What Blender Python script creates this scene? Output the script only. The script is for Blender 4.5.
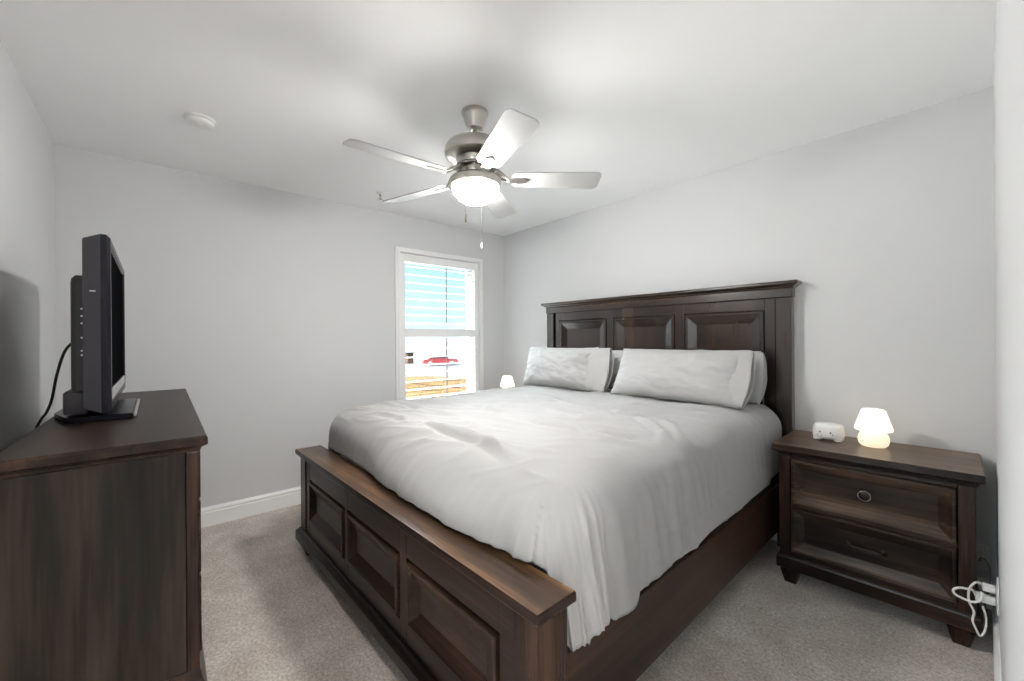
import bpy, bmesh, math, random
from mathutils import Vector, Matrix, noise

for o in list(bpy.data.objects):
    bpy.data.objects.remove(o)
SC = bpy.context.scene
C = bpy.context.scene.collection
PI = math.pi
random.seed(7)

# ------------------------------------------------------------------ camera
F_PX = 409.9
YAW = 0.85733
cam_d = bpy.data.cameras.new('camera')
cam = bpy.data.objects.new('camera', cam_d)
C.objects.link(cam)
cam_d.sensor_fit = 'HORIZONTAL'
cam_d.sensor_width = 36.0
cam_d.lens = F_PX / 1024 * 36.0
cam_d.shift_y = -1.45 / 1024
cam_d.clip_start = 0.01
cam_d.clip_end = 2000
cam.matrix_world = (Matrix.Translation((3.5418, -2.9500, 1.2815))
                    @ Matrix.Rotation(YAW, 4, 'Z') @ Matrix.Rotation(PI / 2, 4, 'X')
                    @ Matrix.Rotation(-0.0078, 4, 'Z'))
SC.camera = cam

# ------------------------------------------------------------------ world, sun, exposure
SC.view_settings.view_transform = 'Standard'
SC.view_settings.look = 'None'
SC.view_settings.gamma = 1.0
SC.view_settings.use_curve_mapping = False
SC.view_settings.exposure = 1.02
SC.cycles.use_denoising = True
SC.cycles.max_bounces = 10
SC.cycles.diffuse_bounces = 7
SC.cycles.glossy_bounces = 4
SC.cycles.sample_clamp_indirect = 6.0

world = bpy.data.worlds.new('sky')
SC.world = world
world.use_nodes = True
wn = world.node_tree
wn.nodes.clear()
w_out = wn.nodes.new('ShaderNodeOutputWorld')
w_bg = wn.nodes.new('ShaderNodeBackground')
w_tc = wn.nodes.new('ShaderNodeTexCoord')
w_sep = wn.nodes.new('ShaderNodeSeparateXYZ')
w_ramp = wn.nodes.new('ShaderNodeValToRGB')
SKY = [(0.0, (0.58, 0.61, 0.63)), (0.06, (0.43, 0.59, 0.63)), (0.20, (0.30, 0.49, 0.56)),
       (0.34, (2.6, 2.8, 3.0)), (0.6, (5.4, 5.5, 5.6)), (1.0, (5.4, 5.5, 5.6))]
el = w_ramp.color_ramp.elements
while len(el) < len(SKY):
    el.new(0.5)
for e, (p, c) in zip(el, SKY):
    e.position = p
    e.color = (*c, 1)
wn.links.new(w_tc.outputs['Generated'], w_sep.inputs[0])
wn.links.new(w_sep.outputs['Z'], w_ramp.inputs[0])
w_west = wn.nodes.new('ShaderNodeMapRange')          # the sky is brighter high up in the west (-x)
w_west.inputs['From Min'].default_value = 0.15
w_west.inputs['From Max'].default_value = -0.85
w_west.inputs['To Min'].default_value = 0.0
w_west.inputs['To Max'].default_value = 10.0
w_high = wn.nodes.new('ShaderNodeMapRange')
w_high.inputs['From Min'].default_value = 0.24
w_high.inputs['From Max'].default_value = 0.42
w_mul = wn.nodes.new('ShaderNodeMath')
w_mul.operation = 'MULTIPLY_ADD'
w_mul.inputs[2].default_value = 1.0
wn.links.new(w_sep.outputs['X'], w_west.inputs['Value'])
wn.links.new(w_sep.outputs['Z'], w_high.inputs['Value'])
wn.links.new(w_west.outputs[0], w_mul.inputs[0])
wn.links.new(w_high.outputs[0], w_mul.inputs[1])
w_sc = wn.nodes.new('ShaderNodeVectorMath')
w_sc.operation = 'SCALE'
wn.links.new(w_ramp.outputs[0], w_sc.inputs[0])
wn.links.new(w_mul.outputs[0], w_sc.inputs['Scale'])
wn.links.new(w_sc.outputs[0], w_bg.inputs['Color'])
w_bg.inputs['Strength'].default_value = 1.0
wn.links.new(w_bg.outputs[0], w_out.inputs[0])

sun_d = bpy.data.lights.new('sun', 'SUN')
sun_d.energy = 74.0
sun_d.angle = 0.01
sun_d.color = (1.0, 0.95, 0.88)
sun = bpy.data.objects.new('sun', sun_d)
C.objects.link(sun)
sun.rotation_euler = Vector((-0.07, 0.47, -0.90)).to_track_quat('-Z', 'Y').to_euler()

for nm, loc, aim, sx, sy in (('window_portal', (-0.165, -0.8125, 1.2775), (1, 0, 0), 0.90, 1.62), ('window_portal', (3.13, -3.52, 1.08), (0, 1, 0), 0.54, 2.04)):
    pd = bpy.data.lights.new(nm, 'AREA')
    pd.shape = 'RECTANGLE'
    pd.size, pd.size_y = sx, sy
    pd.cycles.is_portal = True
    po = bpy.data.objects.new(nm, pd)
    C.objects.link(po)
    po.location = loc
    po.rotation_euler = Vector(aim).to_track_quat('-Z', 'Z').to_euler()
FAN_GLOW = 90.0
HALL_POWER = 104.0
LAMP_STRENGTH = 3.0

# ------------------------------------------------------------------ materials
MATS = {}


def mat(name, color, rough=0.5, metal=0.0, bump=None, spec=0.5, var=None, coat=0.0, emit=None, sheen=0.0):
    """simple principled; bump=(scale, strength, distance); var=(scale, darker colour)"""
    m = bpy.data.materials.new(name)
    m.use_nodes = True
    nt = m.node_tree
    b = nt.nodes['Principled BSDF']
    b.inputs['Base Color'].default_value = (*color, 1)
    b.inputs['Roughness'].default_value = rough
    b.inputs['Metallic'].default_value = metal
    b.inputs['Specular IOR Level'].default_value = spec
    b.inputs['Coat Weight'].default_value = coat
    b.inputs['Sheen Weight'].default_value = sheen
    tc = nt.nodes.new('ShaderNodeTexCoord')
    if var:
        n = nt.nodes.new('ShaderNodeTexNoise')
        n.inputs['Scale'].default_value = var[0]
        n.inputs['Detail'].default_value = 5
        r = nt.nodes.new('ShaderNodeValToRGB')
        r.color_ramp.elements[0].position = 0.35
        r.color_ramp.elements[1].position = 0.65
        r.color_ramp.elements[0].color = (*var[1], 1)
        r.color_ramp.elements[1].color = (*color, 1)
        nt.links.new(tc.outputs['Object'], n.inputs['Vector'])
        nt.links.new(n.outputs['Fac'], r.inputs[0])
        nt.links.new(r.outputs[0], b.inputs['Base Color'])
    if bump:
        n = nt.nodes.new('ShaderNodeTexNoise')
        n.inputs['Scale'].default_value = bump[0]
        n.inputs['Detail'].default_value = 3
        bp = nt.nodes.new('ShaderNodeBump')
        bp.inputs['Strength'].default_value = bump[1]
        bp.inputs['Distance'].default_value = bump[2]
        nt.links.new(tc.outputs['Object'], n.inputs['Vector'])
        nt.links.new(n.outputs['Fac'], bp.inputs['Height'])
        nt.links.new(bp.outputs[0], b.inputs['Normal'])
    if emit:
        b.inputs['Emission Color'].default_value = (*emit[0], 1)
        b.inputs['Emission Strength'].default_value = emit[1]
    MATS[name] = m
    return m


def wood(name, axis, dark, mid, light, rough=0.36, scale=1.0, contrast=1.0):
    """stained timber: streaks stretched along one axis of the piece, fine pores on top"""
    m = bpy.data.materials.new(name)
    m.use_nodes = True
    nt = m.node_tree
    L = nt.links.new
    b = nt.nodes['Principled BSDF']
    tc = nt.nodes.new('ShaderNodeTexCoord')

    def mapped(along, across):
        mp = nt.nodes.new('ShaderNodeMapping')
        s = [across] * 3
        s[axis] = along
        mp.inputs['Scale'].default_value = s
        mp.inputs['Location'].default_value = (3.1, 1.7, 5.3)
        L(tc.outputs['Object'], mp.inputs['Vector'])
        return mp
    n1 = nt.nodes.new('ShaderNodeTexNoise')
    n1.inputs['Scale'].default_value = 1.0
    n1.inputs['Detail'].default_value = 6
    n1.inputs['Roughness'].default_value = 0.6
    n1.inputs['Distortion'].default_value = 0.35
    L(mapped(0.9 * scale, 11 * scale).outputs[0], n1.inputs['Vector'])
    n2 = nt.nodes.new('ShaderNodeTexNoise')
    n2.inputs['Scale'].default_value = 1.0
    n2.inputs['Detail'].default_value = 4
    L(mapped(5 * scale, 130 * scale).outputs[0], n2.inputs['Vector'])
    n3 = nt.nodes.new('ShaderNodeTexNoise')
    n3.inputs['Scale'].default_value = 1.0
    n3.inputs['Detail'].default_value = 2
    L(mapped(0.35 * scale, 5.0 * scale).outputs[0], n3.inputs['Vector'])
    ad = nt.nodes.new('ShaderNodeMath')
    ad.operation = 'MULTIPLY_ADD'
    ad.inputs[1].default_value = 0.35
    L(n2.outputs['Fac'], ad.inputs[0])
    L(n1.outputs['Fac'], ad.inputs[2])
    ad2 = nt.nodes.new('ShaderNodeMath')
    ad2.operation = 'MULTIPLY_ADD'
    ad2.inputs[1].default_value = 0.6
    L(n3.outputs['Fac'], ad2.inputs[0])
    L(ad.outputs[0], ad2.inputs[2])
    r = nt.nodes.new('ShaderNodeValToRGB')
    el = r.color_ramp.elements
    el.new(0.5)
    c0 = 0.975
    sp = 0.21 / contrast
    for e, (p, c) in zip(el, [(c0 - sp, dark), (c0, mid), (min(c0 + sp, 1.4), light)]):
        e.color = (*c, 1)
        e.position = p - 0.22
    sub = nt.nodes.new('ShaderNodeMath')
    sub.operation = 'SUBTRACT'
    sub.inputs[1].default_value = 0.22
    L(ad2.outputs[0], sub.inputs[0])
    L(sub.outputs[0], r.inputs[0])
    L(r.outputs[0], b.inputs['Base Color'])
    b.inputs['Roughness'].default_value = rough
    b.inputs['Specular IOR Level'].default_value = 0.26
    bp = nt.nodes.new('ShaderNodeBump')
    bp.inputs['Strength'].default_value = 0.12
    bp.inputs['Distance'].default_value = 0.002
    L(ad.outputs[0], bp.inputs['Height'])
    L(bp.outputs[0], b.inputs['Normal'])
    MATS[name] = m
    return m


DK, MD, LT = (0.0070, 0.0042, 0.0034), (0.0200, 0.0105, 0.0075), (0.062, 0.032, 0.0195)
WX = wood('stained wood, grain along x', 0, DK, MD, LT, rough=0.30, contrast=1.15)
WY = wood('stained wood, grain along y', 1, DK, (0.026, 0.0145, 0.0105), LT, rough=0.34, contrast=1.15)
WZ = wood('stained wood, grain along z', 2, DK, MD, LT, rough=0.27, contrast=1.1)
TOPX = wood('oiled top wood, grain along x', 0, (0.020, 0.0120, 0.0085), (0.066, 0.036, 0.020), (0.210, 0.112, 0.050), rough=0.30, scale=0.8, contrast=1.2)  # sheen on the footboard cap painted in as lighter golden wood
TOPN = wood('honey brown nightstand top, grain along x', 0, (0.050, 0.029, 0.0175), (0.105, 0.061, 0.035), (0.215, 0.125, 0.066), rough=0.30, scale=0.8, contrast=1.2)  # glow of the lamp on the top painted in as lighter brown
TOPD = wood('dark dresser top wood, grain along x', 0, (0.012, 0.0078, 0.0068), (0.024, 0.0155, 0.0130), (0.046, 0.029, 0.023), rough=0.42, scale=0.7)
HBZ = wood('lacquered headboard wood, grain along z', 2, DK, MD, (0.052, 0.029, 0.020), rough=0.24, contrast=0.9)
HBX = wood('lacquered headboard wood, grain along x', 0, DK, MD, (0.052, 0.029, 0.020), rough=0.24, contrast=0.9)
for m_ in (HBZ, HBX):
    b_ = m_.node_tree.nodes['Principled BSDF']
    b_.inputs['Specular IOR Level'].default_value = 0.6
    b_.inputs['Coat Weight'].default_value = 0.7
    b_.inputs['Coat Roughness'].default_value = 0.16
DRX = wood('drawer front wood, grain along x', 0, DK, (0.030, 0.0185, 0.0130), (0.105, 0.066, 0.043), rough=0.33, contrast=1.25)
SIDEZ = wood('veneer side wood, grain along z', 2, (0.0055, 0.0045, 0.0042), (0.0160, 0.0118, 0.0095), (0.048, 0.034, 0.025), rough=0.40, scale=0.55, contrast=1.15)

PAINT = mat('light grey wall paint', (0.70, 0.705, 0.712), 0.75, bump=(90, 0.10, 0.004), spec=0.3)
CEIL = mat('white ceiling paint', (0.94, 0.942, 0.945), 0.85, bump=(70, 0.10, 0.004), spec=0.2)
TRIM = mat('white trim paint', (0.90, 0.90, 0.895), 0.38, spec=0.4)
SHUT = mat('white shutter paint', (0.90, 0.90, 0.90), 0.35, spec=0.4)
ROD = mat('backlit grey tilt rod', (0.25, 0.26, 0.30), 0.4)  # backlit darkness of the rod painted into its colour
VINYL = mat('white vinyl sash', (0.80, 0.81, 0.82), 0.35)
FABRIC = mat('white cotton', (0.350, 0.348, 0.344), 0.9, bump=(420, 0.10, 0.001), spec=0.15, sheen=0.15)
PILLOWC = mat('white pillow cotton', (0.445, 0.443, 0.439), 0.9, bump=(420, 0.10, 0.001), spec=0.15, sheen=0.15)
SHEET = mat('white jersey sheet', (0.53, 0.528, 0.522), 0.9, bump=(500, 0.08, 0.001), spec=0.15)
NICKEL = mat('brushed nickel', (0.56, 0.53, 0.49), 0.28, 1.0, bump=(300, 0.05, 0.0005))
NICKELD = mat('darker brushed nickel', (0.36, 0.33, 0.30), 0.35, 1.0)
BLADE = mat('white fan blade', (0.46, 0.46, 0.46), 0.5, spec=0.2)
PLAST = mat('white plastic', (0.80, 0.80, 0.79), 0.35)
CREAMP = mat('ivory plastic', (0.78, 0.75, 0.68), 0.4)
BRONZE = mat('dark bronze hardware', (0.035, 0.030, 0.028), 0.28, 0.9)
CHROME = mat('polished rim', (0.72, 0.70, 0.68), 0.2, 1.0)
TVGREY = mat('charcoal television plastic', (0.040, 0.038, 0.046), 0.42)
TVBLK = mat('glossy black bezel', (0.010, 0.009, 0.015), 0.25, spec=0.15)
TVSCR = mat('dark matte television panel', (0.006, 0.006, 0.007), 0.6, spec=0.0)
TVBACK = mat('matte black television back', (0.022, 0.022, 0.026), 0.5)
SILV = mat('silver strip', (0.55, 0.55, 0.56), 0.35, 0.7)
RUBBER = mat('black rubber cord', (0.010, 0.010, 0.011), 0.5)
WCORD = mat('white cord', (0.78, 0.76, 0.72), 0.45)
GCORD = mat('grey cord', (0.36, 0.36, 0.36), 0.5)
DOT = mat('dark print', (0.03, 0.03, 0.035), 0.5)
SOIL = mat('tan bare soil', (0.0185, 0.0122, 0.0060), 0.95, var=(0.35, (0.0145, 0.0090, 0.0043)), spec=0.0)
SOILD = mat('dark brown soil', (0.007, 0.0044, 0.0030), 0.95, spec=0.0)
ROAD = mat('pale concrete paving', (0.0170, 0.0172, 0.0180), 0.9, var=(0.08, (0.0155, 0.0159, 0.0170)), spec=0.0)
BOUNCE_W = mat('white bounce ground', (0.80, 0.795, 0.78), 0.9, var=(1.5, (0.74, 0.735, 0.72)), spec=0.0)  # for the added ground that bounces sun indoors
BOUNCE_S = mat('dim bounce ground', (0.10, 0.10, 0.10), 0.9, var=(1.5, (0.08, 0.08, 0.08)), spec=0.0)  # for the added ground outside the fill window, kept dim
CURB = mat('grey curb concrete', (0.010, 0.010, 0.011), 0.9, spec=0.0)
CARRED = mat('red car paint', (0.055, 0.0015, 0.003), 0.4, coat=0.1)
CARGL = mat('dark car glass', (0.004, 0.005, 0.007), 0.2, spec=0.1)
CARBLK = mat('black tyre rubber', (0.012, 0.012, 0.012), 0.7)
BRICK = mat('brown brick', (0.024, 0.012, 0.008), 0.9, var=(6, (0.034, 0.025, 0.02)), spec=0.0)


def glass_pane():
    m = bpy.data.materials.new('window glass')
    m.use_nodes = True
    nt = m.node_tree
    nt.nodes.remove(nt.nodes['Principled BSDF'])
    o = nt.nodes['Material Output']
    t = nt.nodes.new('ShaderNodeBsdfTransparent')
    t.inputs[0].default_value = (0.93, 0.97, 0.98, 1)
    g = nt.nodes.new('ShaderNodeBsdfGlossy')
    g.inputs['Roughness'].default_value = 0.02
    fr = nt.nodes.new('ShaderNodeFresnel')
    fr.inputs[0].default_value = 1.45
    mx = nt.nodes.new('ShaderNodeMixShader')
    nt.links.new(fr.outputs[0], mx.inputs[0])
    nt.links.new(t.outputs[0], mx.inputs[1])
    nt.links.new(g.outputs[0], mx.inputs[2])
    nt.links.new(mx.outputs[0], o.inputs[0])
    return m


GLASS = glass_pane()


def glow(name, color, strength, base=(0.85, 0.82, 0.75)):
    return mat(name, base, 0.3, emit=(color, strength))


def carpet():
    m = bpy.data.materials.new('greige cut-pile carpet')
    m.use_nodes = True
    nt = m.node_tree
    L = nt.links.new
    b = nt.nodes['Principled BSDF']
    b.inputs['Roughness'].default_value = 1.0
    b.inputs['Specular IOR Level'].default_value = 0.05
    b.inputs['Sheen Weight'].default_value = 0.25
    b.inputs['Sheen Roughness'].default_value = 0.6
    tc = nt.nodes.new('ShaderNodeTexCoord')

    def nz(scale, detail, rough=0.5):
        n = nt.nodes.new('ShaderNodeTexNoise')
        n.inputs['Scale'].default_value = scale
        n.inputs['Detail'].default_value = detail
        n.inputs['Roughness'].default_value = rough
        L(tc.outputs['Object'], n.inputs['Vector'])
        return n
    fine = nz(85, 8, 0.9)
    r = nt.nodes.new('ShaderNodeValToRGB')
    r.color_ramp.elements[0].position = 0.38
    r.color_ramp.elements[1].position = 0.62
    r.color_ramp.elements[0].color = (0.27, 0.22, 0.19, 1)
    r.color_ramp.elements[1].color = (0.95, 0.88, 0.815, 1)
    L(fine.outputs['Fac'], r.inputs[0])
    big = nz(4.2, 8, 0.68)
    r2 = nt.nodes.new('ShaderNodeValToRGB')
    r2.color_ramp.elements[0].position = 0.38
    r2.color_ramp.elements[1].position = 0.62
    r2.color_ramp.elements[0].color = (0.74, 0.70, 0.665, 1)
    r2.color_ramp.elements[1].color = (1.0, 1.0, 1.0, 1)
    L(big.outputs['Fac'], r2.inputs[0])
    mx = nt.nodes.new('ShaderNodeMix')
    mx.data_type = 'RGBA'
    mx.blend_type = 'MULTIPLY'
    mx.inputs['Factor'].default_value = 1.0
    L(r.outputs[0], mx.inputs['A'])
    L(r2.outputs[0], mx.inputs['B'])
    L(mx.outputs['Result'], b.inputs['Base Color'])
    bp = nt.nodes.new('ShaderNodeBump')
    bp.inputs['Strength'].default_value = 0.9
    bp.inputs['Distance'].default_value = 0.008
    L(fine.outputs['Fac'], bp.inputs['Height'])
    L(bp.outputs[0], b.inputs['Normal'])
    return m


CARPET = carpet()

# ------------------------------------------------------------------ helpers


def finish(name, bm, m, parent=None, smooth=None):
    bmesh.ops.recalc_face_normals(bm, faces=bm.faces)
    me = bpy.data.meshes.new(name)
    bm.to_mesh(me)
    bm.free()
    me.materials.append(m)
    if smooth is not None:
        for p in me.polygons:
            p.use_smooth = True
        me.set_sharp_from_angle(angle=math.radians(smooth))
    o = bpy.data.objects.new(name, me)
    C.objects.link(o)
    if parent is not None:
        o.parent = parent
    return o


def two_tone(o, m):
    """the upward face of a top board takes a second colour; cap and nightstands have light painted in"""
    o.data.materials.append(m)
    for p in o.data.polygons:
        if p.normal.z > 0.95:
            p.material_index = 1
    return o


def BM():
    return bmesh.new()


def box(bm, a, b, bev=0.0, seg=2):
    x0, y0, z0 = a
    x1, y1, z1 = b
    vs = [bm.verts.new(p) for p in ((x0, y0, z0), (x1, y0, z0), (x1, y1, z0), (x0, y1, z0),
                                    (x0, y0, z1), (x1, y0, z1), (x1, y1, z1), (x0, y1, z1))]
    fs = [bm.faces.new([vs[i] for i in q]) for q in
          ((0, 3, 2, 1), (4, 5, 6, 7), (0, 1, 5, 4), (1, 2, 6, 5), (2, 3, 7, 6), (3, 0, 4, 7))]
    if bev > 0:
        es = list({e for f in fs for e in f.edges})
        bmesh.ops.bevel(bm, geom=es, offset=bev, segments=seg, affect='EDGES', profile=0.5)
    return bm


def loft_rect(bm, x0, x1, y0, y1, rings, sides=(1, 1, 1, 1)):
    """stack of rectangles: rings = [(overhang, z)], sides weight the overhang at -x +x -y +y"""
    prev = None
    first = None
    for off, z in rings:
        v = [bm.verts.new(p) for p in ((x0 - off * sides[0], y0 - off * sides[2], z), (x1 + off * sides[1], y0 - off * sides[2], z),
                                       (x1 + off * sides[1], y1 + off * sides[3], z), (x0 - off * sides[0], y1 + off * sides[3], z))]
        if prev:
            for i in range(4):
                bm.faces.new([prev[i], prev[(i + 1) % 4], v[(i + 1) % 4], v[i]])
        else:
            first = v
        prev = v
    bm.faces.new(first[::-1])
    bm.faces.new(prev)
    return bm


def panel_rings(bm, x0, x1, z0, z1, rings, sgn=-1, back=None):
    """nested rectangles in the xz plane: rings = [(inset, y)], last one is filled; sgn unused for shape"""
    prev = None
    first = None
    for ins, y in rings:
        v = [bm.verts.new(p) for p in ((x0 + ins, y, z0 + ins), (x1 - ins, y, z0 + ins), (x1 - ins, y, z1 - ins), (x0 + ins, y, z1 - ins))]
        if prev:
            for i in range(4):
                bm.faces.new([prev[i], prev[(i + 1) % 4], v[(i + 1) % 4], v[i]])
        else:
            first = v
        prev = v
    bm.faces.new(prev)
    bm.faces.new(first[::-1])
    return bm


def lathe(bm, prof, c=(0, 0, 0), seg=40, axis='Z', cap=True):
    rings = []
    for r, h in prof:
        ring = []
        for i in range(seg):
            a = 2 * PI * i / seg
            if axis == 'Z':
                p = (c[0] + r * math.cos(a), c[1] + r * math.sin(a), c[2] + h)
            elif axis == 'Y':
                p = (c[0] + r * math.cos(a), c[1] + h, c[2] + r * math.sin(a))
            else:
                p = (c[0] + h, c[1] + r * math.cos(a), c[2] + r * math.sin(a))
            ring.append(bm.verts.new(p))
        rings.append(ring)
    for a, b in zip(rings, rings[1:]):
        for i in range(seg):
            bm.faces.new([a[i], a[(i + 1) % seg], b[(i + 1) % seg], b[i]])
    if cap:
        bm.faces.new(rings[0][::-1])
        bm.faces.new(rings[-1])
    return bm


def spline(pts, n=8):
    pts = [Vector(p) for p in pts]
    out = []
    for i in range(len(pts) - 1):
        p0 = pts[max(i - 1, 0)]
        p1, p2 = pts[i], pts[i + 1]
        p3 = pts[min(i + 2, len(pts) - 1)]
        for k in range(n):
            t = k / n
            out.append(0.5 * ((2 * p1) + (p2 - p0) * t + (2 * p0 - 5 * p1 + 4 * p2 - p3) * t * t + (3 * p1 - p0 - 3 * p2 + p3) * t ** 3))
    out.append(pts[-1])
    return out


def tube(bm, pts, r, seg=10):
    pts = [Vector(p) for p in pts]
    rings = []
    t0 = (pts[1] - pts[0]).normalized()
    ref = Vector((0, 0, 1)) if abs(t0.z) < 0.9 else Vector((1, 0, 0))
    nrm = (ref - t0 * ref.dot(t0)).normalized()
    for i, p in enumerate(pts):
        t = (pts[min(i + 1, len(pts) - 1)] - pts[max(i - 1, 0)]).normalized()
        nrm = (nrm - t * nrm.dot(t)).normalized()
        bn = t.cross(nrm)
        rr = r[i] if isinstance(r, (list, tuple)) else r
        rings.append([bm.verts.new(p + nrm * rr * math.cos(2 * PI * k / seg) + bn * rr * math.sin(2 * PI * k / seg)) for k in range(seg)])
    for a, b in zip(rings, rings[1:]):
        for k in range(seg):
            bm.faces.new([a[k], a[(k + 1) % seg], b[(k + 1) % seg], b[k]])
    bm.faces.new(rings[0][::-1])
    bm.faces.new(rings[-1])
    return bm


def prism(bm, poly, axis, a, b):
    """extrude a 2D outline along an axis (0 x: outline is yz, 1 y: outline is xz, 2 z: outline is xy)"""
    def P(q, h):
        if axis == 0:
            return (h, q[0], q[1])
        if axis == 1:
            return (q[0], h, q[1])
        return (q[0], q[1], h)
    va = [bm.verts.new(P(q, a)) for q in poly]
    vb = [bm.verts.new(P(q, b)) for q in poly]
    n = len(poly)
    for i in range(n):
        bm.faces.new([va[i], va[(i + 1) % n], vb[(i + 1) % n], vb[i]])
    bm.faces.new(va[::-1])
    bm.faces.new(vb)
    return bm


def tag(o, label, cat, group=None, kind=None):
    o['label'] = label
    o['category'] = cat
    if group:
        o['group'] = group
    if kind:
        o['kind'] = kind
    return o


def thing(name, label, cat, loc=(0, 0, 0), rz=0.0, group=None):
    o = bpy.data.objects.new(name, None)
    C.objects.link(o)
    o.empty_display_size = 0.05
    o.location = loc
    o.rotation_euler = (0, 0, rz)
    return tag(o, label, cat, group)


def struct(name, bm, m, parent=None, smooth=None):
    o = finish(name, bm, m, parent, smooth)
    if parent is None:
        o['kind'] = 'structure'
    return o


# ------------------------------------------------------------------ room shell
RX, RY, RZ = 3.571, -3.396, 2.44          # room: x 0..RX, y RY..0, z 0..RZ
T = 0.12
HX, HY0, HY1 = 5.0, -4.6, -0.9            # hallway beyond the doorway the camera stands in
DY0, DY1, DZ = -3.30, -2.40, 2.06         # doorway in the right wall
WY0, WY1, WZ0, WZ1 = -1.262, -0.363, 0.47, 2.085   # window opening

struct('floor', box(BM(), (-T, HY0 - T, -0.08), (HX + T, T, 0.0)), CARPET)
struct('ceiling', box(BM(), (-T, HY0 - T, RZ), (HX + T, T, RZ + 0.1)), CEIL)
struct('wall_back', box(BM(), (-T, 0, 0), (RX + T, T, RZ)), PAINT)
bm = BM()
box(bm, (-0.16, RY - T, 0), (0, WY0, RZ))
box(bm, (-0.16, WY1, 0), (0, 0, RZ))
box(bm, (-0.16, WY0, 0), (0, WY1, WZ0))
box(bm, (-0.16, WY0, WZ1), (0, WY1, RZ))
struct('wall_front', bm, PAINT)
VX0, VX1, VZ0, VZ1 = 2.86, 3.40, 0.06, 2.10      # added window beside the camera, unseen, lets in fill daylight
bm = BM()
box(bm, (0, RY - T, 0), (VX0, RY, RZ))
box(bm, (VX1, RY - T, 0), (RX, RY, RZ))
box(bm, (VX0, RY - T, 0), (VX1, RY, VZ0))
box(bm, (VX0, RY - T, VZ1), (VX1, RY, RZ))
struct('wall_left', bm, PAINT)
bm = BM()
box(bm, (RX, DY1, 0), (RX + T, 0, RZ))
box(bm, (RX, RY, 0), (RX + T, DY0, RZ))
box(bm, (RX, DY0, DZ), (RX + T, DY1, RZ))
struct('wall_right', bm, PAINT)
bm = BM()
box(bm, (HX, HY0, 0), (HX + T, HY1, RZ))
box(bm, (RX + T, HY1, 0), (HX + T, HY1 + T, RZ))
box(bm, (RX, HY0 - T, 0), (HX + T, HY0, RZ))
box(bm, (RX, HY0, 0), (RX + T, RY - T, RZ))
struct('wall_hall', bm, PAINT)


def base_profile(h=0.133, t=0.015):
    return [(0, 0), (t, 0), (t, h - 0.038), (t - 0.003, h - 0.034), (t - 0.003, h - 0.028), (t - 0.001, h - 0.022),
            (t - 0.003, h - 0.014), (t - 0.009, h - 0.006), (t - 0.011, h), (0, h)]


bp_ = base_profile()
struct('baseboard_front', prism(BM(), [(p[0], p[1]) for p in bp_], 1, RY, 0.0), TRIM)
struct('baseboard_back', prism(BM(), [(-p[0], p[1]) for p in bp_], 0, 0.015, RX - 0.015), TRIM)
struct('baseboard_left', prism(BM(), [(RY + p[0], p[1]) for p in bp_], 0, 0.015, RX), TRIM)
struct('baseboard_right', prism(BM(), [(RX - p[0], p[1]) for p in bp_], 1, DY1, 0.0), TRIM)

# window: vinyl sash at the outer face, pane, casing on the room side
win = bpy.data.objects.new('window_1', None)
C.objects.link(win)
win['kind'] = 'structure'
bm = BM()
xo0, xo1 = -0.155, -0.10
for (y0, y1, z0, z1) in ((WY0, WY0 + 0.05, WZ0, WZ1), (WY1 - 0.05, WY1, WZ0, WZ1), (WY0 + 0.05, WY1 - 0.05, WZ0, WZ0 + 0.06),
                         (WY0 + 0.05, WY1 - 0.05, WZ1 - 0.05, WZ1), (WY0 + 0.05, WY1 - 0.05, 1.318, 1.372)):
    box(bm, (xo0, y0, z0), (xo1, y1, z1), 0.004)
finish('sash', bm, VINYL, win)
finish('pane', box(BM(), (-0.132, WY0 + 0.05, WZ0 + 0.06), (-0.126, WY1 - 0.05, WZ1 - 0.05)), GLASS, win)
bm = BM()
CO = (-1.303, -0.308, 0.425, 2.137)       # casing outer y0 y1 z0 z1
for off, wd, th in ((0.0, 0.030, 0.022), (0.022, 0.024, 0.030)):
    y0, y1, z0, z1 = CO[0] + off, CO[1] - off, CO[2] + off, CO[3] - off
    box(bm, (0.0, y0, z0), (th, y0 + wd, z1), 0.003)
    box(bm, (0.0, y1 - wd, z0), (th, y1, z1), 0.003)
    box(bm, (0.0, y0 + wd, z0), (th, y1 - wd, z0 + wd), 0.003)
    box(bm, (0.0, y0 + wd, z1 - wd), (th, y1 - wd, z1), 0.003)
finish('casing', bm, TRIM, win, 40)

fill_win = bpy.data.objects.new('window_fill', None)  # added out of view to light the room
C.objects.link(fill_win)
fill_win['kind'] = 'structure'
bm = BM()
ya, yb = RY - T + 0.005, RY - T + 0.055
for (x0, x1, z0, z1) in ((VX0, VX0 + 0.05, VZ0, VZ1), (VX1 - 0.05, VX1, VZ0, VZ1), (VX0 + 0.05, VX1 - 0.05, VZ0, VZ0 + 0.06),
                         (VX0 + 0.05, VX1 - 0.05, VZ1 - 0.05, VZ1), (VX0 + 0.05, VX1 - 0.05, 1.30, 1.35)):
    box(bm, (x0, ya, z0), (x1, yb, z1), 0.004)
finish('sash', bm, VINYL, fill_win)
finish('pane', box(BM(), (VX0 + 0.05, ya + 0.022, VZ0 + 0.06), (VX1 - 0.05, ya + 0.028, VZ1 - 0.05)), GLASS, fill_win)
bm = BM()
for (x0, x1, z0, z1) in ((VX0 - 0.06, VX0, VZ0 - 0.06, VZ1 + 0.06), (VX1, VX1 + 0.06, VZ0 - 0.06, VZ1 + 0.06), (VX0, VX1, VZ0 - 0.06, VZ0), (VX0, VX1, VZ1, VZ1 + 0.06)):
    box(bm, (x0, RY, z0), (x1, RY + 0.02, z1), 0.003)
finish('casing', bm, TRIM, fill_win)

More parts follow.
